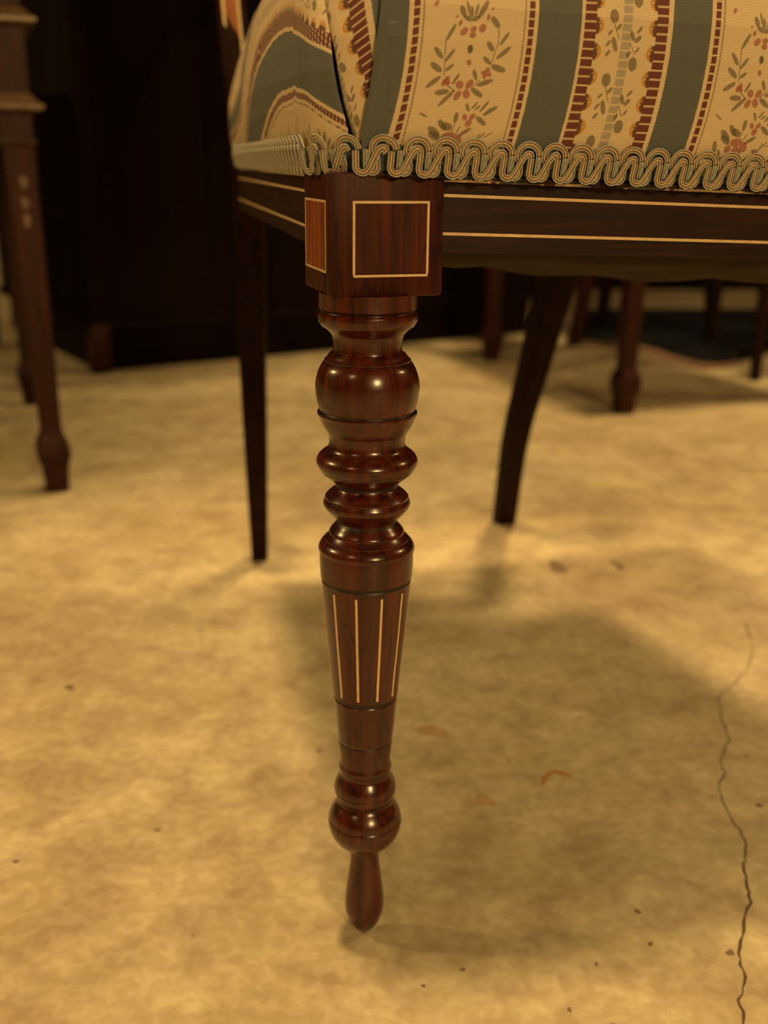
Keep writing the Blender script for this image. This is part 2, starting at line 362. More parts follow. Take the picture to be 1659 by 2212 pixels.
# side rails (outer face on the left of the seat); listed back to front so that thickness goes inwards
SD = np.array([math.cos(math.radians(85)), math.sin(math.radians(85))])
pF = np.array([.0030, BW-.001]); pB = pF+SD*.375
rail('side_rail', [(pB[0], pB[1], .3150, .3475), (pF[0], pF[1], *H0)], M['rail_wood'], .020, (.205, .655))
qF = np.array([W_SEAT-.0030, BW-.001]); SDr = np.array([-SD[0]*1.9, SD[1]]); SDr /= np.linalg.norm(SDr); qB = qF+SDr*.375
rail('side_rail', [(qF[0], qF[1], H0[0]+fr, H0[1]+fr), (qB[0], qB[1], .3150, .3475)], M['rail_wood'], .020, (.205, .655))
rail('back_rail', [(qB[0]-.02, qB[1]-.005, .3150, .3475), (pB[0]+.02, pB[1]-.005, .3150, .3475)], M['rail_wood'], .020)

# --- rear legs running up into the back posts
def post(name, cps, twist):
    secs = []
    for x, y, z, hw, hd in catmull(cps, 6): secs.append(rrect(x-OFF.x, y-OFF.y, z, hw, hd, min(hw, hd)*.25, twist))
    V, F = sweep(secs); me = mesh_from(V, F, True, 35)
    return link(name, me, chair, [M['dark_leg']])
rl = post('rear_leg', [(-.1142, .9216, 0, .0072, .0085), (-.1105, .885, .12, .0095, .012), (-.1080, .860, .222, .0108, .013), (-.1062, .848, .305, .0112, .014), (-.1085, .848, .37, .0105, .014), (-.1175, .862, .47, .0105, .013), (-.127, .90, .65, .0105, .012), (-.132, .94, .82, .0105, .011)], math.radians(4))
rr = post('rear_leg', [(.1226, 1.0326, 0, .0098, .0095), (.1246, .990, .098, .0105, .0105), (.1340, .962, .17, .0118, .012), (.1408, .948, .215, .0130, .013), (.1478, .937, .256, .0140, .014), (.156, .925, .32, .0145, .015), (.160, .93, .42, .013, .014), (.155, .96, .62, .0115, .012), (.150, 1.0, .82, .0105, .011)], math.radians(17))
# inlaid face of the left back post
def post_inlay(nm, mt, x0, x1, z0, z1, par, e=.0006):
    V = []; F = []
    zs = np.linspace(z0, z1, 7)
    cps = catmull([(-.1085, .848, .37), (-.1175, .862, .47), (-.127, .90, .65), (-.132, .94, .82)], 10)
    for z in zs:
        c0 = min(cps, key=lambda c_: abs(c_[2]-z)); hd = .0135
        V += [(c0[0]+x0-OFF.x, c0[1]-hd-e-OFF.y, z), (c0[0]+x1-OFF.x, c0[1]-hd-e-OFF.y, z), (c0[0]+x1-OFF.x, c0[1]-hd+.002-OFF.y, z), (c0[0]+x0-OFF.x, c0[1]-hd+.002-OFF.y, z)]
    for i in range(len(zs)-1):
        for j in range(4): F.append((4*i+j, 4*i+(j+1) % 4, 4*i+4+(j+1) % 4, 4*i+4+j))
    F += [(3, 2, 1, 0), tuple(len(V)-4+j for j in range(4))]
    return link(nm, mesh_from(V, F, False), par, [mt])
post_inlay('post_inlay_panel', M['satinwood'], -.0030, .0062, .385, .80, rl)
post_inlay('inlay_string', M['boxwood'], -.0050, -.0030, .385, .80, rl, .0010)
post_inlay('inlay_string', M['boxwood'], .0062, .0080, .385, .80, rl, .0010)
# crest rail; pad and extra height of the unseen back added to shade the floor
q0 = np.array([-.132, .94]); q1 = np.array([.150, 1.0]); mid_ = (q0+q1)/2; ang = math.atan2(q1[1]-q0[1], q1[0]-q0[0]); hl = np.linalg.norm(q1-q0)/2
mt_ = Matrix.Translation((mid_[0]-OFF.x, mid_[1]-OFF.y, 0)) @ Matrix.Rotation(ang, 4, 'Z')
box('crest_rail', (-hl-.012, -.006, .80), (hl+.012, .018, .98), M['rail_wood'], chair, .006, mt_)
bp_ = box('back_pad', (-hl+.004, -.030, .525), (hl-.004, .008, .82), M['dust'], chair, .012, mt_); bp_['label'] = 'cloth-backed padded panel between the posts'
box('lower_back_rail', (-hl+.005, -.045, .50), (hl-.005, -.025, .53), M['rail_wood'], chair, .004, mt_)

# ------------------------------------------------------------------ brocade upholstery
WREATH = [(0,45.3,397.9,42.0,392.6,1.46),(0,42.0,392.6,43.0,381.7,0.39),(0,38.2,391.2,41.6,387.2,1.63),(0,45.8,389.9,42.7,386.0,1.3),(0,37.5,386.3,42.0,382.9,1.95),(0,46.1,384.9,43.2,383.0,1.3),(0,37.0,378.5,42.0,381.4,1.79),(1,44.3,381.3,44.8,379.6,1.79),(1,42.8,380.1,45.8,378.9,1.63),(1,43.8,379.7,43.2,378.1,1.63),(1,44.8,379.3,45.3,378.2,1.3),(0,48.8,381.8,46.7,378.3,1.14),(0,40.8,376.3,46.0,376.2,1.95),(0,43.0,371.8,48.1,376.5,1.63),(0,45.0,378.2,48.3,376.0,0.49),(1,48.3,379.0,50.8,377.1,2.6),(1,54.2,379.4,52.2,376.7,2.44),(1,50.4,376.0,48.5,373.2,2.44),(1,51.6,376.2,53.8,373.6,2.44),(0,53.8,382.7,55.6,379.3,1.46),(0,56.1,377.5,61.9,379.1,1.79),(0,54.1,376.6,59.1,373.7,1.79),(0,54.3,376.9,56.7,379.2,0.49),(1,59.4,383.3,59.1,381.6,1.95),(1,56.9,381.7,59.2,381.4,1.63),(1,59.2,381.4,60.9,380.5,1.63),(1,58.9,381.1,57.9,379.7,1.63),(0,56.9,386.7,59.9,384.4,1.46),(0,60.3,383.8,66.1,382.0,2.12),(0,57.7,391.6,60.4,388.5,1.79),(0,66.9,389.9,61.8,386.0,1.63),(0,65.7,394.6,62.5,390.4,1.3),(0,60.0,383.8,62.0,391.8,0.39),(0,62.0,391.8,61.5,396.1,0.39),(0,58.5,399.6,61.7,396.1,2.12),(1,56.6,399.5,57.9,399.4,2.28),(1,58.5,402.4,59.0,401.7,1.3),(1,45.3,400.5,45.7,399.8,1.3),(1,46.3,398.3,47.5,397.7,2.12),(1,47.3,394.2,49.8,396.2,2.28),(1,51.8,396.7,52.2,394.8,2.44),(1,51.8,394.8,52.0,392.9,2.6),(1,54.2,396.6,56.5,395.4,2.93),(0,50.6,389.2,52.5,389.9,2.6),(0,51.2,390.7,51.7,388.0,1.95),(1,51.1,384.6,52.4,385.6,2.12),(0,46.8,403.6,48.5,399.8,1.95),(0,48.1,400.1,51.1,398.6,1.63),(0,51.1,398.6,54.1,399.8,1.63),(0,53.5,399.3,57.0,404.8,1.95),(0,48.8,405.1,50.6,399.7,0.98),(2,50.7,403.4,51.3,399.4,0.98),(0,53.3,403.9,52.2,399.9,0.98),(1,38.3,405.9,37.1,404.3,1.46),(0,53.5,371.8,55.1,369.0,1.14),(0,57.9,372.2,55.9,369.8,0.81),(0,59.1,370.8,57.2,369.5,0.81),(0,62.0,372.2,59.3,368.8,1.14),(0,65.7,370.4,60.8,367.6,1.63),(0,58.4,367.2,62.8,364.3,1.63),(1,53.4,366.7,54.8,367.7,2.44),(1,57.9,368.0,56.0,366.5,1.95),(1,55.2,366.0,56.9,364.2,2.6),(0,53.3,364.4,51.9,361.2,0.49),(0,50.7,369.1,50.9,365.5,1.79),(0,45.9,365.5,50.4,363.6,2.44),(0,50.9,365.5,50.7,361.9,0.39),(0,57.7,363.5,53.0,360.8,1.46),(0,42.0,363.3,46.6,360.7,2.28),(2,36.6,370.6,40.0,368.6,0.65),(0,63.5,362.1,61.6,359.6,0.65),(0,66.2,361.7,63.4,360.1,0.49),(1,46.8,361.2,52.0,361.2,2.93),(1,46.1,360.1,47.1,357.6,2.93),(1,52.0,361.2,54.8,358.3,2.93),(1,47.0,356.8,51.0,353.0,3.25),(1,52.6,353.1,54.5,355.6,2.6),(1,48.9,359.2,53.0,356.3,3.91),(0,41.3,365.2,46.1,361.6,2.28),(0,44.4,367.1,48.2,363.4,1.95),(0,39.7,361.5,41.6,357.1,1.95),(0,42.8,358.6,44.5,353.9,1.46),(0,44.5,353.9,47.0,352.1,0.65),(0,47.0,352.1,49.1,352.6,0.65),(0,39.4,354.4,43.5,353.3,2.6),(0,55.6,351.6,53.5,348.8,1.63),(0,57.9,359.2,60.0,356.4,1.3),(1,59.1,359.4,60.0,357.6,1.3),(0,62.6,354.1,59.4,352.5,1.79),(0,61.2,349.6,58.1,351.1,1.95),(0,61.6,361.4,58.6,352.8,0.59),(0,56.3,355.1,57.8,352.3,1.14),(0,50.6,354.2,51.9,349.6,0.46)]
SPRIG = [(0,106.3,403.3,107.0,398.8,3.58),(0,106.9,398.7,109.5,393.5,0.39),(0,109.8,398.6,108.1,396.6,1.3),(0,106.4,396.5,104.6,394.8,0.98),(0,106.8,394.3,108.7,389.5,1.95),(0,106.0,393.1,104.3,391.1,1.14),(0,106.2,390.0,104.6,387.9,1.14),(0,118.5,398.1,116.5,395.8,1.14),(0,114.1,396.5,115.6,393.2,1.63),(0,118.4,395.0,116.0,392.9,1.63),(0,113.9,392.8,116.5,388.9,0.39),(0,118.1,391.3,116.7,389.5,0.98),(0,114.5,390.0,113.5,387.9,1.3),(0,115.8,387.9,116.8,383.4,3.58)]

PER = 119.8
CREAM = np.array([.60, .49, .33]); BLUE = np.array([.094, .106, .106]); BROWN = np.array([.125, .032, .022]); GREEN = np.array([.085, .075, .034])
RED = np.array([.27, .052, .036]); GOLD = np.array([.50, .25, .035]); DBR = np.array([.10, .045, .025]); PALE = np.array([.20, .21, .19]); MIXC = [GREEN, RED, DBR]
def motif(col, U, v, items):
    for c_, x0, y0, x1, y1, wd in items:
        bb = (U > min(x0, x1)-wd) & (U < max(x0, x1)+wd) & (v > min(y0, y1)-wd) & (v < max(y0, y1)+wd)
        idx = np.nonzero(bb)[0]
        if not len(idx): continue
        dx, dy = x1-x0, y1-y0; Ln = math.hypot(dx, dy)+1e-6
        t = ((U[idx]-x0)*dx+(v[idx]-y0)*dy)/Ln**2; pd = np.abs((U[idx]-x0)*dy-(v[idx]-y0)*dx)/Ln
        if wd < .6: prof = np.where((t > 0) & (t < 1), wd*.5, 0)
        else: prof = wd*.5*np.sqrt(np.clip(1-(2*t-1)**2, 0, 1))**.9
        k = np.clip((prof-pd)/.18+.5, 0, 1)*((t > -.02) & (t < 1.02))*.92
        thr = .80+.20*np.sin(U[idx]*2*np.pi/.75)            # vertical float threads
        k = (k*thr)[:, None]
        col[idx] = col[idx]*(1-k)+MIXC[c_]*k
def weave(U, v):
    U = (U-20) % PER+20; n_ = len(U); col = np.tile(CREAM, (n_, 1))
    def band(a, b_, c_, soft=.15, rung=None, amt=1.0):
        k = np.clip((U-a)/soft+.5, 0, 1)*np.clip((b_-U)/soft+.5, 0, 1)
        if rung is not None:
            f = np.abs(((v/rung) % 1)-.5)*rung             # distance from the middle of a cell
            k = k*np.clip((rung*.5-.28-f)/.22+.5, 0, 1)
        k = (k*amt)[:, None]; col[:] = col*(1-k)+np.asarray(c_)*k
    band(76.5, 93.6, BLUE); band(131.2, PER+27.8, BLUE); band(0, 27.8, BLUE)
    band(94.9, 99.6, BROWN, rung=3.0); band(124.4, 129.2, BROWN, rung=3.0)
    band(29.5, 31.7, BROWN, rung=3.0); band(72.9, 75.0, BROWN, rung=3.0)
    wig = .22*np.sin(v*2*np.pi/1.1)
    for c0 in (33.2, 71.4):
        k = (np.clip((.22-np.abs(U+wig-c0))/.15+.5, 0, 1)*.85)[:, None]; col[:] = col*(1-k)+DBR*k
    band(110.4, 114.2, PALE, rung=3.0, amt=.62, soft=.5)
    # gold and brown half rounds beside the ladders, every 8.3 mm
    pv = 8.4; f = (v+1.3) % pv-pv/2
    for c0, sg in ((99.7, 1), (124.3, -1)):
        x = (U-c0)*sg; inside = np.clip((1-np.sqrt((x/3.1)**2+(f/2.9)**2))*6+.3, 0, 1)*(x > -.2)
        col[:] = col*(1-inside[:, None])+np.where((x < 1.35+.35*np.cos(f*1.2))[:, None], DBR*1.15, GOLD)*inside[:, None]
        dot = np.clip(1.2-np.hypot(x-1.7, f)/.55, 0, 1)*.9; dot = np.maximum(dot, np.clip(1.2-np.hypot(x-1.0, f-1.1)/.4, 0, 1)*.8)
        col[:] = col*(1-dot[:, None])+CREAM*dot[:, None]
    vc = (v-382.5) % 20.9+382.5
    motif(col, U, vc, SPRIG); motif(col, U, vc+20.9, SPRIG)
    vw = (v-333) % 74+333
    motif(col, U, vw, WREATH)
    return col

R_C = .024
def wall_xy(L, off):
    """point on the upholstery outline at arclength L (m, 0 at the corner, + along the front, - along the side)"""
    L = np.asarray(L, float); hf = math.radians(47.5)*R_C
    a = -np.pi/2-(hf-L)/R_C                                  # arc angle
    ac = np.clip(a, math.radians(-185), math.radians(-90))
    off = np.maximum(off, .0012-R_C)                         # the roll-over stops short of the corner centre
    x = R_C+(R_C+off)*np.cos(ac); y = R_C+(R_C+off)*np.sin(ac)
    ex = np.maximum(L-hf, 0); x = x+ex
    eb = np.maximum(-L-hf, 0); x = x+SD[0]*eb; y = y+SD[1]*eb
    return O0[0]+E1[0]*x+E2[0]*y, O0[1]+E1[1]*x+E2[1]*y
PR = np.array([(-.0010, .3430), (.0022, .3490), (.0042, .3560), (.0056, .3650), (.0062, .3750), (.0060, .3850), (.0050, .3950), (.0028, .4050), (-.0010, .4140), (-.0070, .4220), (-.0170, .4290), (-.0330, .4350), (-.0600, .4400)])
pa = np.concatenate([[0], np.cumsum(np.hypot(*np.diff(PR, axis=0).T))])
def prof_at(t):
    return np.interp(t*pa[-1], pa, PR[:, 0]), np.interp(t*pa[-1], pa, PR[:, 1])
def kz(L):     # the pad gets lower towards the rear
    return np.interp(L, [-.40, -.33, -.26, -.16, -.05, .5], [.85, 1.05, 1.18, 1.24, 1.15, 1.0])
def seam(z): return np.interp(z, [.343, .358, .369, .386, .4025, .43], [.0046, .0039, .0012, -.0018, -.0062, -.016])
def fold(z): return np.interp(z, [.343, .358, .369, .377, .390, .398, .404, .43], [.0080, .0090, .0111, .0122, .0137, .0143, .0146, .0150])
Z1 = (np.array([-.36, -.255, -.195, -.149, -.117, -.080, -.028, -.011, -.0038, .006])*1000, np.array([325, 345, 356.4, 366.5, 372.5, 376.4, 376.2, 373.4, 369.2, 362.5]))
Z2 = (np.array([-.36, -.30, -.255, -.238, -.205, -.178, -.111, -.076, -.045, -.014, -.0027, .006])*1000, np.array([333, 345, 357.8, 371.4, 385.5, 391.5, 398.3, 398.6, 397, 391.5, 386, 380]))
def col_side(L, z):
    def smooth(Z):
        g_ = np.arange(-400, 30, .5); y = np.interp(g_, *Z); out = y.copy()
        for i_ in range(len(g_)):                       # wider smoothing where the arcs are long
            w_ = 2.2+max(0, -g_[i_]-8)*.16; k = np.exp(-((g_-g_[i_])/w_)**2); out[i_] = (k*y).sum()/k.sum()
        return g_, out
    a = np.interp(L*1000, *smooth(Z1)); b_ = np.interp(L*1000, *smooth(Z2))
    a = a+.16*np.sin(L*1000*.35); b_ = b_+.16*np.sin(L*1000*.3+1)
    g = np.maximum(b_-a, 12); U = 76.5+17.1*(z*1000-a)/g
    return weave(U, L*1000*2.7+400)
def col_pleat(L, z):
    zz = z*1000; Lm = L*1000
    Ll = np.interp(zz, [340, 358, 377.5, 387, 402, 430], [13.5, 12.0, 9.6, 7.0, 4.3, -2]); Lr = np.interp(zz, [340, 358, 378, 387, 402, 430], [16, 14.4, 12.6, 11.4, 9.2, 5])
    U = 129.2-(Lr-Lm)*4.8/(Lr-Ll)
    return weave(U, zz-.85*Lm+8)
def col_front(L, z):
    s = L*1000+4.5; h = 404-z*1000
    U = s+.06*h+.0018*h*np.maximum(h, 0); v = z*1000+5*np.exp(-(s-30)/20)-.036*np.maximum(s-20, 0)*0
    return weave(U, v)
def sheet(name, Lf, t, colf, lift=0.0, wrinkle=None, fade=1.0):
    """Lf(i_z) -> columns; t: row parameters"""
    off, z = prof_at(t); nT = len(t); cols = Lf(z); nL = cols.shape[1]
    Lg = cols; Z = np.repeat(z[:, None], nL, 1); OFFS = np.repeat(off[:, None], nL, 1)
    kk = kz(Lg); Zw = .343+(Z-.343)*kk
    Zw = Zw + np.array([[1.0]])*0
    if wrinkle is not None: OFFS = OFFS+wrinkle(Lg, Zw)
    X, Y = wall_xy(Lg.ravel(), (OFFS+lift).ravel())
    dz = -.030*np.clip(Lg.ravel()-.015, 0, .5)*np.clip((.41-Zw.ravel())/.06, 0, 1)
    V = np.stack([X-OFF.x, Y-OFF.y, Zw.ravel()+dz], 1)
    me = bpy.data.meshes.new(name); nv = len(V)
    i = np.arange(nT-1)[:, None]; j = np.arange(nL-1)[None, :]
    a = (i*nL+j).ravel(); q4 = np.stack([a, a+1, a+nL+1, a+nL], 1).astype(np.int32)
    me.vertices.add(nv); me.vertices.foreach_set('co', V.astype(np.float32).ravel())
    me.loops.add(q4.size); me.loops.foreach_set('vertex_index', q4.ravel())
    me.polygons.add(len(q4)); me.polygons.foreach_set('loop_start', np.arange(0, q4.size, 4, dtype=np.int32)); me.polygons.foreach_set('loop_total', np.full(len(q4), 4, np.int32))
    me.update(calc_edges=True)
    # pattern height: real height on the wall, arclength once it rolls over
    ZP = np.where(Z < .400, Zw, 0)
    arc = np.repeat((t*pa[-1])[:, None], nL, 1); a0 = np.interp(.400, PR[:, 1], pa)
    ZP = np.where(Z < .400, Zw, .343+(.400-.343)*kk+(arc-a0)*kk)
    c_ = colf(Lg.ravel(), ZP.ravel())
    ca = me.color_attributes.new('weave', 'FLOAT_COLOR', 'POINT')
    ca.data.foreach_set('color', np.concatenate([c_, np.ones((nv, 1))], 1).astype(np.float32).ravel())
    uv = me.uv_layers.new(name='UVMap'); UV = np.stack([Lg.ravel()*1000, ZP.ravel()*1000], 1)[q4.ravel()]
    uv.data.foreach_set('uv', UV.astype(np.float32).ravel())
    me.polygons.foreach_set('use_smooth', np.ones(len(q4), bool))
    me.materials.append(M['brocade'])
    o = bpy.data.objects.new(name, me); COL.objects.link(o); o.parent = chair
    return o
def trow(fine_to=.412, step=.00025):
    tt = np.interp(fine_to, PR[:, 1], pa)/pa[-1]
    return np.concatenate([np.linspace(0, tt, int(tt*pa[-1]/step)), np.linspace(tt, 1, 26)[1:]])
T_ = trow()
def cols_front(z):
    base = np.concatenate([np.arange(0, .170, .00025), np.linspace(.170, W_SEAT-R_C+.006, 150)])
    f = fold(z)[:, None]; b0 = base[None, :]
    return f+(b0*(1))*(1-(f-.009)/(W_SEAT))*1.0
def wr_front(L, z):
    f = fold(np.clip(z, .343, .43)); d = L-f
    return .0012*np.exp(-d/.0012)-.0007*np.exp(-((d-.012)/.006)**2)*np.clip((.385-z)/.03, 0, 1)+.0005*np.exp(-((L-.0175)/.0012)**2)*(z > .366)*(z < .395)
sheet('front_cover', cols_front, T_, col_front, .0, wr_front)
def cols_pleat(z):
    a = seam(z)[:, None]; b_ = fold(z)[:, None]+.0012; u = np.linspace(0, 1, 66)[None, :]
    return a+(b_-a)*u
def wr_pleat(L, z):
    zc = np.clip(z, .343, .43); a = seam(zc); d = L-a; f = fold(zc)-L
    return -.0055*np.exp(-d/.0015)-.0008*np.exp(-np.maximum(f, 0)/.002)
sheet('corner_pleat', cols_pleat, T_, col_pleat, 0, wr_pleat)
def cols_side(z):
    a = seam(z)[:, None]; base = np.concatenate([[0], np.cumsum(np.concatenate([np.full(330, .0003), np.linspace(.0003, .0022, 220)]))]); base = base/base[-1]*.385
    return (a-base[None, :])[:, ::-1]
def wr_side(L, z):
    zc = np.clip(z, .343, .43); d = seam(zc)-L
    return -.0010*np.exp(-d/.0018)-.0006*np.exp(-((L+.045+(z-.36)*.1)/.014)**2)*np.clip((z-.352)/.02, 0, 1)+.0008*np.exp(-((L+.006)/.008)**2)*np.clip((z-.352)/.02, 0, 1)
sheet('side_cover', cols_side, T_, col_side, 0, wr_side)
# seat top, right and rear closing surfaces (coarse, same cloth)
def seat_top():
    off, z = prof_at(np.array([1.0])); rim = []
    for L in np.linspace(-.365, W_SEAT-R_C, 70):
        x, y = wall_xy(L, off[0]); rim.append((float(x), float(y), .343+(z[0]-.343)*float(kz(L))))
    right = [loc2(W_SEAT-.06+.0, .07+t*.28)-SDr[0]*0 for t in (0, .33, .66, 1.0)]
    rim += [(p[0]-.05*i_, p[1], .43-.008*i_) for i_, p in enumerate(right)]
    cx = sum(p[0] for p in rim)/len(rim); cy = sum(p[1] for p in rim)/len(rim)
    V = []; F = []; K = 8; n_ = len(rim)
    for k in range(K):
        f = k/K
        for x, y, zz in rim: V.append((x+(cx-x)*f-OFF.x, y+(cy-y)*f-OFF.y, zz+(.452-zz)*math.sin(f*math.pi/2)))
    V.append((cx-OFF.x, cy-OFF.y, .4525))
    for k in range(K-1):
        for j in range(n_): F.append((k*n_+j, k*n_+(j+1) % n_, (k+1)*n_+(j+1) % n_, (k+1)*n_+j))
    for j in range(n_): F.append(((K-1)*n_+j, (K-1)*n_+(j+1) % n_, len(V)-1))
    # skirt on the right and rear sides
    b0 = len(V); ring = [rim[69]]+rim[70:]+[rim[0]]
    for x, y, zz in ring:
        d = np.array([x-cx, y-cy]); d /= np.linalg.norm(d)
        V += [(x-OFF.x, y-OFF.y, zz), (x+d[0]*.02-OFF.x, y+d[1]*.02-OFF.y, zz-.03), (x+d[0]*.02-OFF.x, y+d[1]*.02-OFF.y, .345)]
    for i_ in range(len(ring)-1):
        for j in range(2): F.append((b0+3*i_+j, b0+3*i_+3+j, b0+3*i_+4+j, b0+3*i_+1+j))
    me = mesh_from(V, F, True, 60)
    co = np.array(V); s_ = ((co[:, 0]+OFF.x-O0[0])*E1[0]+(co[:, 1]+OFF.y-O0[1])*E1[1])*1000; b_ = ((co[:, 0]+OFF.x-O0[0])*E2[0]+(co[:, 1]+OFF.y-O0[1])*E2[1])*1000
    ca = me.color_attributes.new('weave', 'FLOAT_COLOR', 'POINT'); c_ = weave(s_, b_)
    ca.data.foreach_set('color', np.concatenate([c_, np.ones((len(V), 1))], 1).astype(np.float32).ravel())
    me.uv_layers.new(name='UVMap'); return link('seat_top_cover', me, chair, [M['brocade']])
seat_top()

# --- dust cover sagging beneath the seat
V = []; F = []; na, nb = 44, 36
for i in range(na+1):
    for j in range(nb+1):
        u = i/na; v = j/nb
        a0 = np.array([.018, .024])+SD*.37*v; a1 = np.array([W_SEAT-.018, .024])+SDr*.37*v
        p = loc2(*(a0+(a1-a0)*u)); ed = min(1, 6*min(u, 1-u, v, 1-v))
        sag = .024*(math.sin(math.pi*u)**.45)*(math.sin(math.pi*min(1, v*1.0))**.5)
        wr = .0022*math.sin(18*u+9*v+2*math.sin(7*u))*ed+.0016*math.sin(41*u-6*v)*ed*(1-v)
        V.append((p[0]-OFF.x, p[1]-OFF.y, .3175+drop(.42*u)*(1-v)-sag+wr))
for i in range(na):
    for j in range(nb):
        a = i*(nb+1)+j; F.append((a, a+1, a+nb+2, a+nb+1))
link('dust_cover', mesh_from(V, F, True), chair, [M['dust']])

# ------------------------------------------------------------------ scroll gimp
UX = .0314e-3; UZ = .0284e-3; PITCH = .01085
def gxz(pts): return [(x*UX, (690-y)*UZ) for x, y in pts]
FRONT = [(0, 380), (0, 480), (0, 585), (22, 632), (78, 656), (130, 632), (172, 560), (215, 460), (252, 385), (292, 342), (330, 345), (345, 385)]
BACK = [(120, 375), (120, 590), (140, 638), (190, 662), (232, 632), (240, 560), (214, 450), (186, 372), (204, 295), (252, 244), (318, 228), (392, 252), (448, 312), (465, 375)]
def scroll_mesh(pts, depth, r=.00030, lift=None):
    C2 = catmull(gxz(pts), 4); P2 = np.array(C2)
    d = np.gradient(P2, axis=0); d /= np.linalg.norm(d, axis=1)[:, None]; nn = np.stack([-d[:, 1], d[:, 0]], 1)
    V = []; F = []; MI = []
    for off, rr_, mi in ((-.00100, .00027, 0), (-.00050, .00034, 1), (.00004, .00040, 2), (.00054, .00026, 3), (.00097, .00027, 0)):
        base = len(V); K = 6
        Q = P2+nn*off
        for i in range(len(Q)):
            for k in range(K):
                a = 2*math.pi*k/K; o2 = nn[i]*rr_*math.cos(a)
                V.append((Q[i][0]+o2[0], -(depth+rr_*math.sin(a)+(.00016 if mi == 0 else 0)), Q[i][1]+o2[1]))
            if i:
                for k in range(K):
                    a0 = base+(i-1)*K+k; b0 = base+(i-1)*K+(k+1) % K
                    F.append((a0, b0, b0+K, a0+K)); MI.append(mi)
    me = mesh_from(V, F, True)
    for k in ('gimp_grey', 'gimp_taupe', 'gimp_gold', 'gimp_brown'): me.materials.append(M[k])
    me.polygons.foreach_set('material_index', MI); return me
def wrap_mesh(xu, depth, y0=382, y1=588):
    V = []; F = []; K = 12; n_ = 37
    for i in range(n_):
        z = (690-(y0+(y1-y0)*i/(n_-1)))*UZ; g = .00008*(1 if i % 2 else -1)
        for k in range(K):
            a = 2*math.pi*k/K
            V.append((xu*UX+(.00118+g)*math.copysign(abs(math.cos(a))**.7, math.cos(a)), -(depth+(.00055+g)*math.sin(a)), z))
    for i in range(n_-1):
        for k in range(K):
            a = i*K+k; b0 = i*K+(k+1) % K; F.append((a, b0, b0+K, a+K))
    F.append(tuple(range(K))); F.append(tuple(range((n_-1)*K, n_*K))[::-1])
    me = mesh_from(V, F, True, 80); me.materials.append(M['gimp_wrap']); return me
sm_f = scroll_mesh(FRONT, .0026); sm_b = scroll_mesh(BACK, .0012)
wm_f = wrap_mesh(0, .0020); wm_b = wrap_mesh(120, .0010); wm_c = wrap_mesh(240, .0008)
gimp = empty('scroll_gimp', (0, 0, 0)); gimp.parent = chair
def gimp_at(L):
    x, y = wall_xy(L, .0012); x2, y2 = wall_xy(L+.0005, .0012)
    return float(x), float(y), math.atan2(float(y2-y), float(x2-x))
# backing tape
V = []; F = []; Ls = np.concatenate([np.linspace(-.372, -.02, 60), np.linspace(-.019, .02, 30), np.linspace(.022, W_SEAT-R_C, 60)])
for i, L in enumerate(Ls):
    for o_, z in ((.0004, .3445), (.0012, .3446), (.0030, .3560), (.0014, .3562)):
        x, y = wall_xy(L, o_); V.append((float(x)-OFF.x, float(y)-OFF.y, z-.030*min(max(L-.015, 0), .5)))
    if i:
        for k in range(4):
            a = 4*(i-1)+k; b0 = 4*(i-1)+(k+1) % 4; F.append((a, b0, b0+4, a+4))
F += [(0, 1, 2, 3), tuple(len(V)-4+j for j in (3, 2, 1, 0))]
link('backing_tape', mesh_from(V, F, False), gimp, [M['gimp_tape']])
L_A = .0106-.0045                       # first wrapped bar on the front
k0 = -35; k1 = 37
for k in range(k0, k1):
    L = L_A+k*PITCH
    if L < -.37 or L > W_SEAT-R_C-.01: continue
    x, y, an = gimp_at(L+PITCH*.5); xs, ys, _ = gimp_at(L+PITCH*.5)
    zz = .3449-.030*min(max(L-.010, 0), .5)
    tilt = math.radians(-8)
    for nm, me in (('back_scroll', sm_b), ('thread_wrap', wm_c), ('thread_wrap', wm_b), ('front_scroll', sm_f), ('thread_wrap', wm_f)):
        if nm == 'thread_wrap' and me is wm_c and False: continue
        o = bpy.data.objects.new(nm, me); COL.objects.link(o); o.parent = gimp
        # piece origin = its left bar; pieces hang on the chord at their own middle
        o.matrix_local = Matrix.Translation((x-OFF.x, y-OFF.y, zz)) @ Matrix.Rotation(an, 4, 'Z') @ Matrix.Rotation(math.radians(15), 4, 'X') @ Matrix.Translation((-PITCH*.5, 0, 0))
# ragged glue line below the gimp
V = []; F = []; rg = random.Random(9); n_ = 0
Ls = np.linspace(-.02, W_SEAT-R_C-.01, 520)
for i, L in enumerate(Ls):
    dzz = -.030*min(max(L-.015, 0), .5); w_ = .0009+.0006*rg.random()+.0007*max(0, math.sin(L*190)+math.sin(L*67+1))
    for o_, z in ((-.001, .3462), (.0016, .3458), (.0012-.0006*rg.random(), .3452-w_), (-.001, .3452-w_*.9)):
        x, y = wall_xy(L, o_); V.append((float(x)-OFF.x, float(y)-OFF.y, z+dzz))
    if i:
        for k in range(4):
            a = 4*(i-1)+k; b0 = 4*(i-1)+(k+1) % 4; F.append((a, b0, b0+4, a+4))
link('glue_line', mesh_from(V, F, True), gimp, [M['glue']])

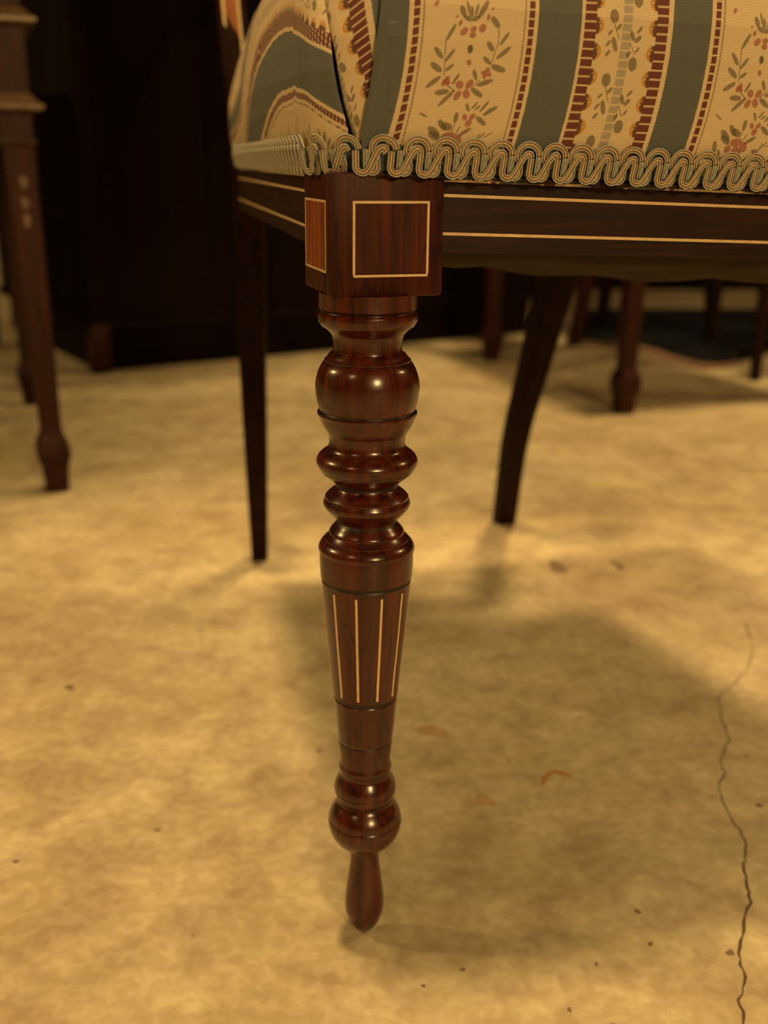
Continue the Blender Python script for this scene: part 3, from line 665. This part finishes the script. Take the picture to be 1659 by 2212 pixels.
# ------------------------------------------------------------------ furniture behind
def spade_leg(name, parent, x, y, top, w0, w1, mt, rot=0.0, spade=True, lean=(0, 0)):
    k = 1.0; secs = []
    if spade: prof = [(0, w1*.62), (.004, w1*.66), (.030, w1*.80), (.040, w1*.98), (.047, w1*.98), (.055, w1*.92), (.066, w1*.64), (.074, w1*.62), (top*.6, (w0+w1*.62)/2*1.02), (top, w0)]
    else: prof = [(0, w1*.5), (.1, w1*.56), (top*.6, (w0+w1*.56)/2), (top, w0)]
    for z, hw in prof:
        f = z/top; secs.append(rrect(lean[0]*f, lean[1]*f, z, hw, hw, hw*.12, 0, 1))
    V, F = sweep(secs); o = link(name, mesh_from(V, F, False), parent, [mt]); o.location = (x, y, 0); o.rotation_euler = (0, 0, rot)
    return o
# cabinet on stand at the left edge
ST = math.radians(21)
stand = empty('cabinet_stand', (-.362, 1.128, 0), ST, 'reddish mahogany stand with stepped mouldings and spade foot at the left edge', 'stand')
spade_leg('leg', stand, 0, 0, .366, .0158, .0178, M['mahogany'], 0, True, (-.0095, .003))
spade_leg('leg', stand, 0, .46, .366, .0158, .0180, M['mahogany'])
spade_leg('leg', stand, -.80, 0, .366, .0158, .0180, M['mahogany'])
spade_leg('leg', stand, -.80, .46, .366, .0158, .0180, M['mahogany'])
def mould(name, z0, z1, out_lo, out_hi, mt, parent, bevel=.002):
    """rectangular ring slab, wider at the bottom"""
    x0, x1, y0, y1 = -.825, .0055, -.0125, .478
    prof = [(z0, out_lo*.7), (z0+.002, out_lo), (z0+(z1-z0)*.35, out_lo), (z0+(z1-z0)*.45, out_lo*.72+out_hi*.28), (z0+(z1-z0)*.85, out_hi*.8+out_lo*.2), (z1, out_hi)]
    secs = [[(x1+o_, y0-o_, z), (x1+o_, y1+o_, z), (x0-o_, y1+o_, z), (x0-o_, y0-o_, z)] for z, o_ in prof]
    V, F = sweep(secs); bm = bmesh.new(); me = mesh_from(V, F, False); bm.from_mesh(me); bmesh.ops.recalc_face_normals(bm, faces=bm.faces); bm.to_mesh(me); bm.free()
    return link(name, me, parent, [mt])
M['mould'] = wood('pale_polished_moulding', (.08, .045, .025), (.12, .07, .038), (.17, .10, .05), rough=.32, coat=.6)  # lamp highlight on mouldings put into paler wood; bellflower inlay shares it
mould('thin_moulding', .3600, .3660, .004, .003, M['mahogany'], stand)
mould('apron', .3655, .3935, .000, .000, M['mahogany'], stand)
m1 = mould('lower_moulding', .3930, .4090, .0125, .000, M['mould'], stand); m1['label'] = 'paler stepped moulding under the drawer frieze'
mould('frieze', .4085, .4720, .000, .000, M['mahogany'], stand)
m2 = mould('upper_moulding', .4715, .4860, .0115, .000, M['mould'], stand); m2['label'] = 'paler moulding above the drawer frieze'
mould('cabinet_body', .4855, 1.15, -.002, -.002, M['mahogany'], stand)
for k, z in enumerate((.325, .305, .288)):                # faded bellflower drops down the leg
    V = []; 
    for a in range(8):
        t = 2*math.pi*a/8; V.append((.005*math.sin(t)*(1-.5*(math.cos(t) < 0)), 0, z+.007*math.cos(t)))
    V2 = [(x, .002, z_) for x, _, z_ in V]; o = link('bellflower_inlay', mesh_from(V+V2, [tuple(range(8)), tuple(range(15, 7, -1))]+[(i, (i+1) % 8, 8+(i+1) % 8, 8+i) for i in range(8)], False), stand, [M['mould']])
    o.location = (-.0078, -.0158*(.62+.38*(z/.366))-.0012+.0024, 0)

# big dark cabinet behind
CA = math.radians(32.2)
cab = empty('chest_cabinet', (-.497, 1.797, 0), CA, 'big dark brown cabinet side rising behind the chair above a recessed plinth', 'cabinet')
Lc = .97
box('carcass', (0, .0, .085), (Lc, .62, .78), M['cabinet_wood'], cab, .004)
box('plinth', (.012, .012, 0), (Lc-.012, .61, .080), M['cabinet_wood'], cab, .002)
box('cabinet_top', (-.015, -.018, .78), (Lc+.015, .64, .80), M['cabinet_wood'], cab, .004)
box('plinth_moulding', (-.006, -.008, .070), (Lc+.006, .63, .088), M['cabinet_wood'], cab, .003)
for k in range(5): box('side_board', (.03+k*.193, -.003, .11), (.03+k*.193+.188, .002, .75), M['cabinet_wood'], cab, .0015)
fo = box('corner_bracket', (-.004, -.012, 0), (.030, .02, .085), M['mahogany'], cab, .004)  # added lighter block stands for the corner edge catching light

# chairs behind at the right
def side_chair(name, loc, rot, label, Wd, Dp, spade, mt, wl=.0175, red=None):
    c_ = empty(name, loc, rot, label, 'chair', None)
    for sx, sy in ((0, 0), (Wd, 0), (0, Dp), (Wd, Dp)):
        spade_leg('leg', c_, sx, sy, .43, wl, wl*1.03, mt, 0, spade)
    w2 = wl
    box('front_rail', (0, -w2*.8, .40), (Wd, w2*.8, .46), mt, c_, .003); box('back_rail', (0, Dp-w2*.8, .40), (Wd, Dp+w2*.8, .46), mt, c_, .003)
    box('side_rail', (-w2*.8, 0, .40), (w2*.8, Dp, .46), mt, c_, .003); box('side_rail', (Wd-w2*.8, 0, .40), (Wd+w2*.8, Dp, .46), mt, c_, .003)
    box('seat', (-.01, -.015, .455), (Wd+.01, Dp+.01, .495), M['gimp_taupe'], c_, .015)
    for sx in (0, Wd): box('back_post', (sx-w2*.8, Dp-.014, .46), (sx+w2*.8, Dp+.014, .93), mt, c_, .004)
    box('crest_rail', (-.02, Dp-.012, .86), (Wd+.02, Dp+.012, .94), mt, c_, .008)
    box('splat', (Wd/2-.05, Dp-.006, .46), (Wd/2+.05, Dp+.006, .87), mt, c_, .003)
    return c_
a31 = math.radians(20)
side_chair('side_chair', (.352, 1.545, 0), a31, 'mahogany side chair on tapered legs with spade feet, nearest behind the seat at right', .292, .455, True, M['mahogany'])
side_chair('side_chair', (.632, 1.806, 0), math.radians(-6), 'dark slim-legged chair by the dark rug, right of the mahogany chair', .42, .40, False, M['dark_leg'], .016)
tt = empty('tripod_table', (.545, 2.29, 0), 0, 'slim three-legged round table with splayed reddish legs, behind the curved rear leg', 'table')
for fx, fy in ((-.165, -.128), (.15, -.03), (-.06, .15)):
    cps = [(fx, fy, 0), (fx*.93, fy*.93, .05), (fx*.80, fy*.80, .20), (fx*.55, fy*.55, .40), (fx*.30, fy*.30, .52)]
    V, F = sweep([rrect(x, y, z, .012+.012*z, .012+.012*z, .003, math.atan2(fy, fx), 1) for x, y, z in catmull(cps, 4)])
    link('leg', mesh_from(V, F, False), tt, [M['mahogany']])
bm = bmesh.new(); bmesh.ops.create_cone(bm, cap_ends=True, segments=48, radius1=.13, radius2=.14, depth=.022, matrix=Matrix.Translation((0, 0, .531)))
bmesh.ops.bevel(bm, geom=[e_ for e_ in bm.edges if len(e_.link_faces) == 2 and e_.calc_face_angle(0) > 1], offset=.004, segments=2, affect='EDGES')
link('table_top', bm_mesh(bm, True, 40), tt, [M['mahogany']])

# unidentified dark patch, drawn as an added thin sheet with brown edge
def dark_patch():
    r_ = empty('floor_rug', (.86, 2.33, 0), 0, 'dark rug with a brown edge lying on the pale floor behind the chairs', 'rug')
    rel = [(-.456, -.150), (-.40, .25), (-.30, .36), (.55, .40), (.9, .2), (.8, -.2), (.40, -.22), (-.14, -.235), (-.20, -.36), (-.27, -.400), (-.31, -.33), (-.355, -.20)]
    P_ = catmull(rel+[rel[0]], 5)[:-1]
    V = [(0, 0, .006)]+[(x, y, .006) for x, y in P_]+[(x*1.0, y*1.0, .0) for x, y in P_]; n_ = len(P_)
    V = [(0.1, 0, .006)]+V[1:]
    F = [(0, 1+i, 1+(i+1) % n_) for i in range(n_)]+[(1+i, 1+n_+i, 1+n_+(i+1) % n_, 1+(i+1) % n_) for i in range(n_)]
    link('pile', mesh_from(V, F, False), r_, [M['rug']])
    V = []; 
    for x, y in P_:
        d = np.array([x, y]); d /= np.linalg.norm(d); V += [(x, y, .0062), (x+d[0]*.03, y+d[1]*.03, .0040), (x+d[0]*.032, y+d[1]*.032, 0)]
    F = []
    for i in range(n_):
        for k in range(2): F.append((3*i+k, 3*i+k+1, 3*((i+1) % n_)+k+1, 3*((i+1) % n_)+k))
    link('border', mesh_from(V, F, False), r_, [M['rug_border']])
dark_patch()
# far sideboard
sb = empty('low_sideboard', (.42, 3.15, 0), math.radians(3), 'dark low sideboard far behind the rug, only its foot in view', 'sideboard')
box('carcass', (0, 0, .07), (2.2, .5, .95), M['cabinet_wood'], sb, .004)
box('plinth', (.02, .02, 0), (2.18, .48, .07), M['cabinet_wood'], sb)
for k in range(4): box('door', (.02+k*.543, -.016, .09), (.02+k*.543+.53, .0, .93), M['cabinet_wood'], sb, .004)
# dark stool behind the stand at the left
side_chair('side_chair', (-.885, 1.60, 0), math.radians(32), 'dark slim-legged chair half hidden behind the stand at the left edge', .36, .36, False, M['dark_leg'], .017)
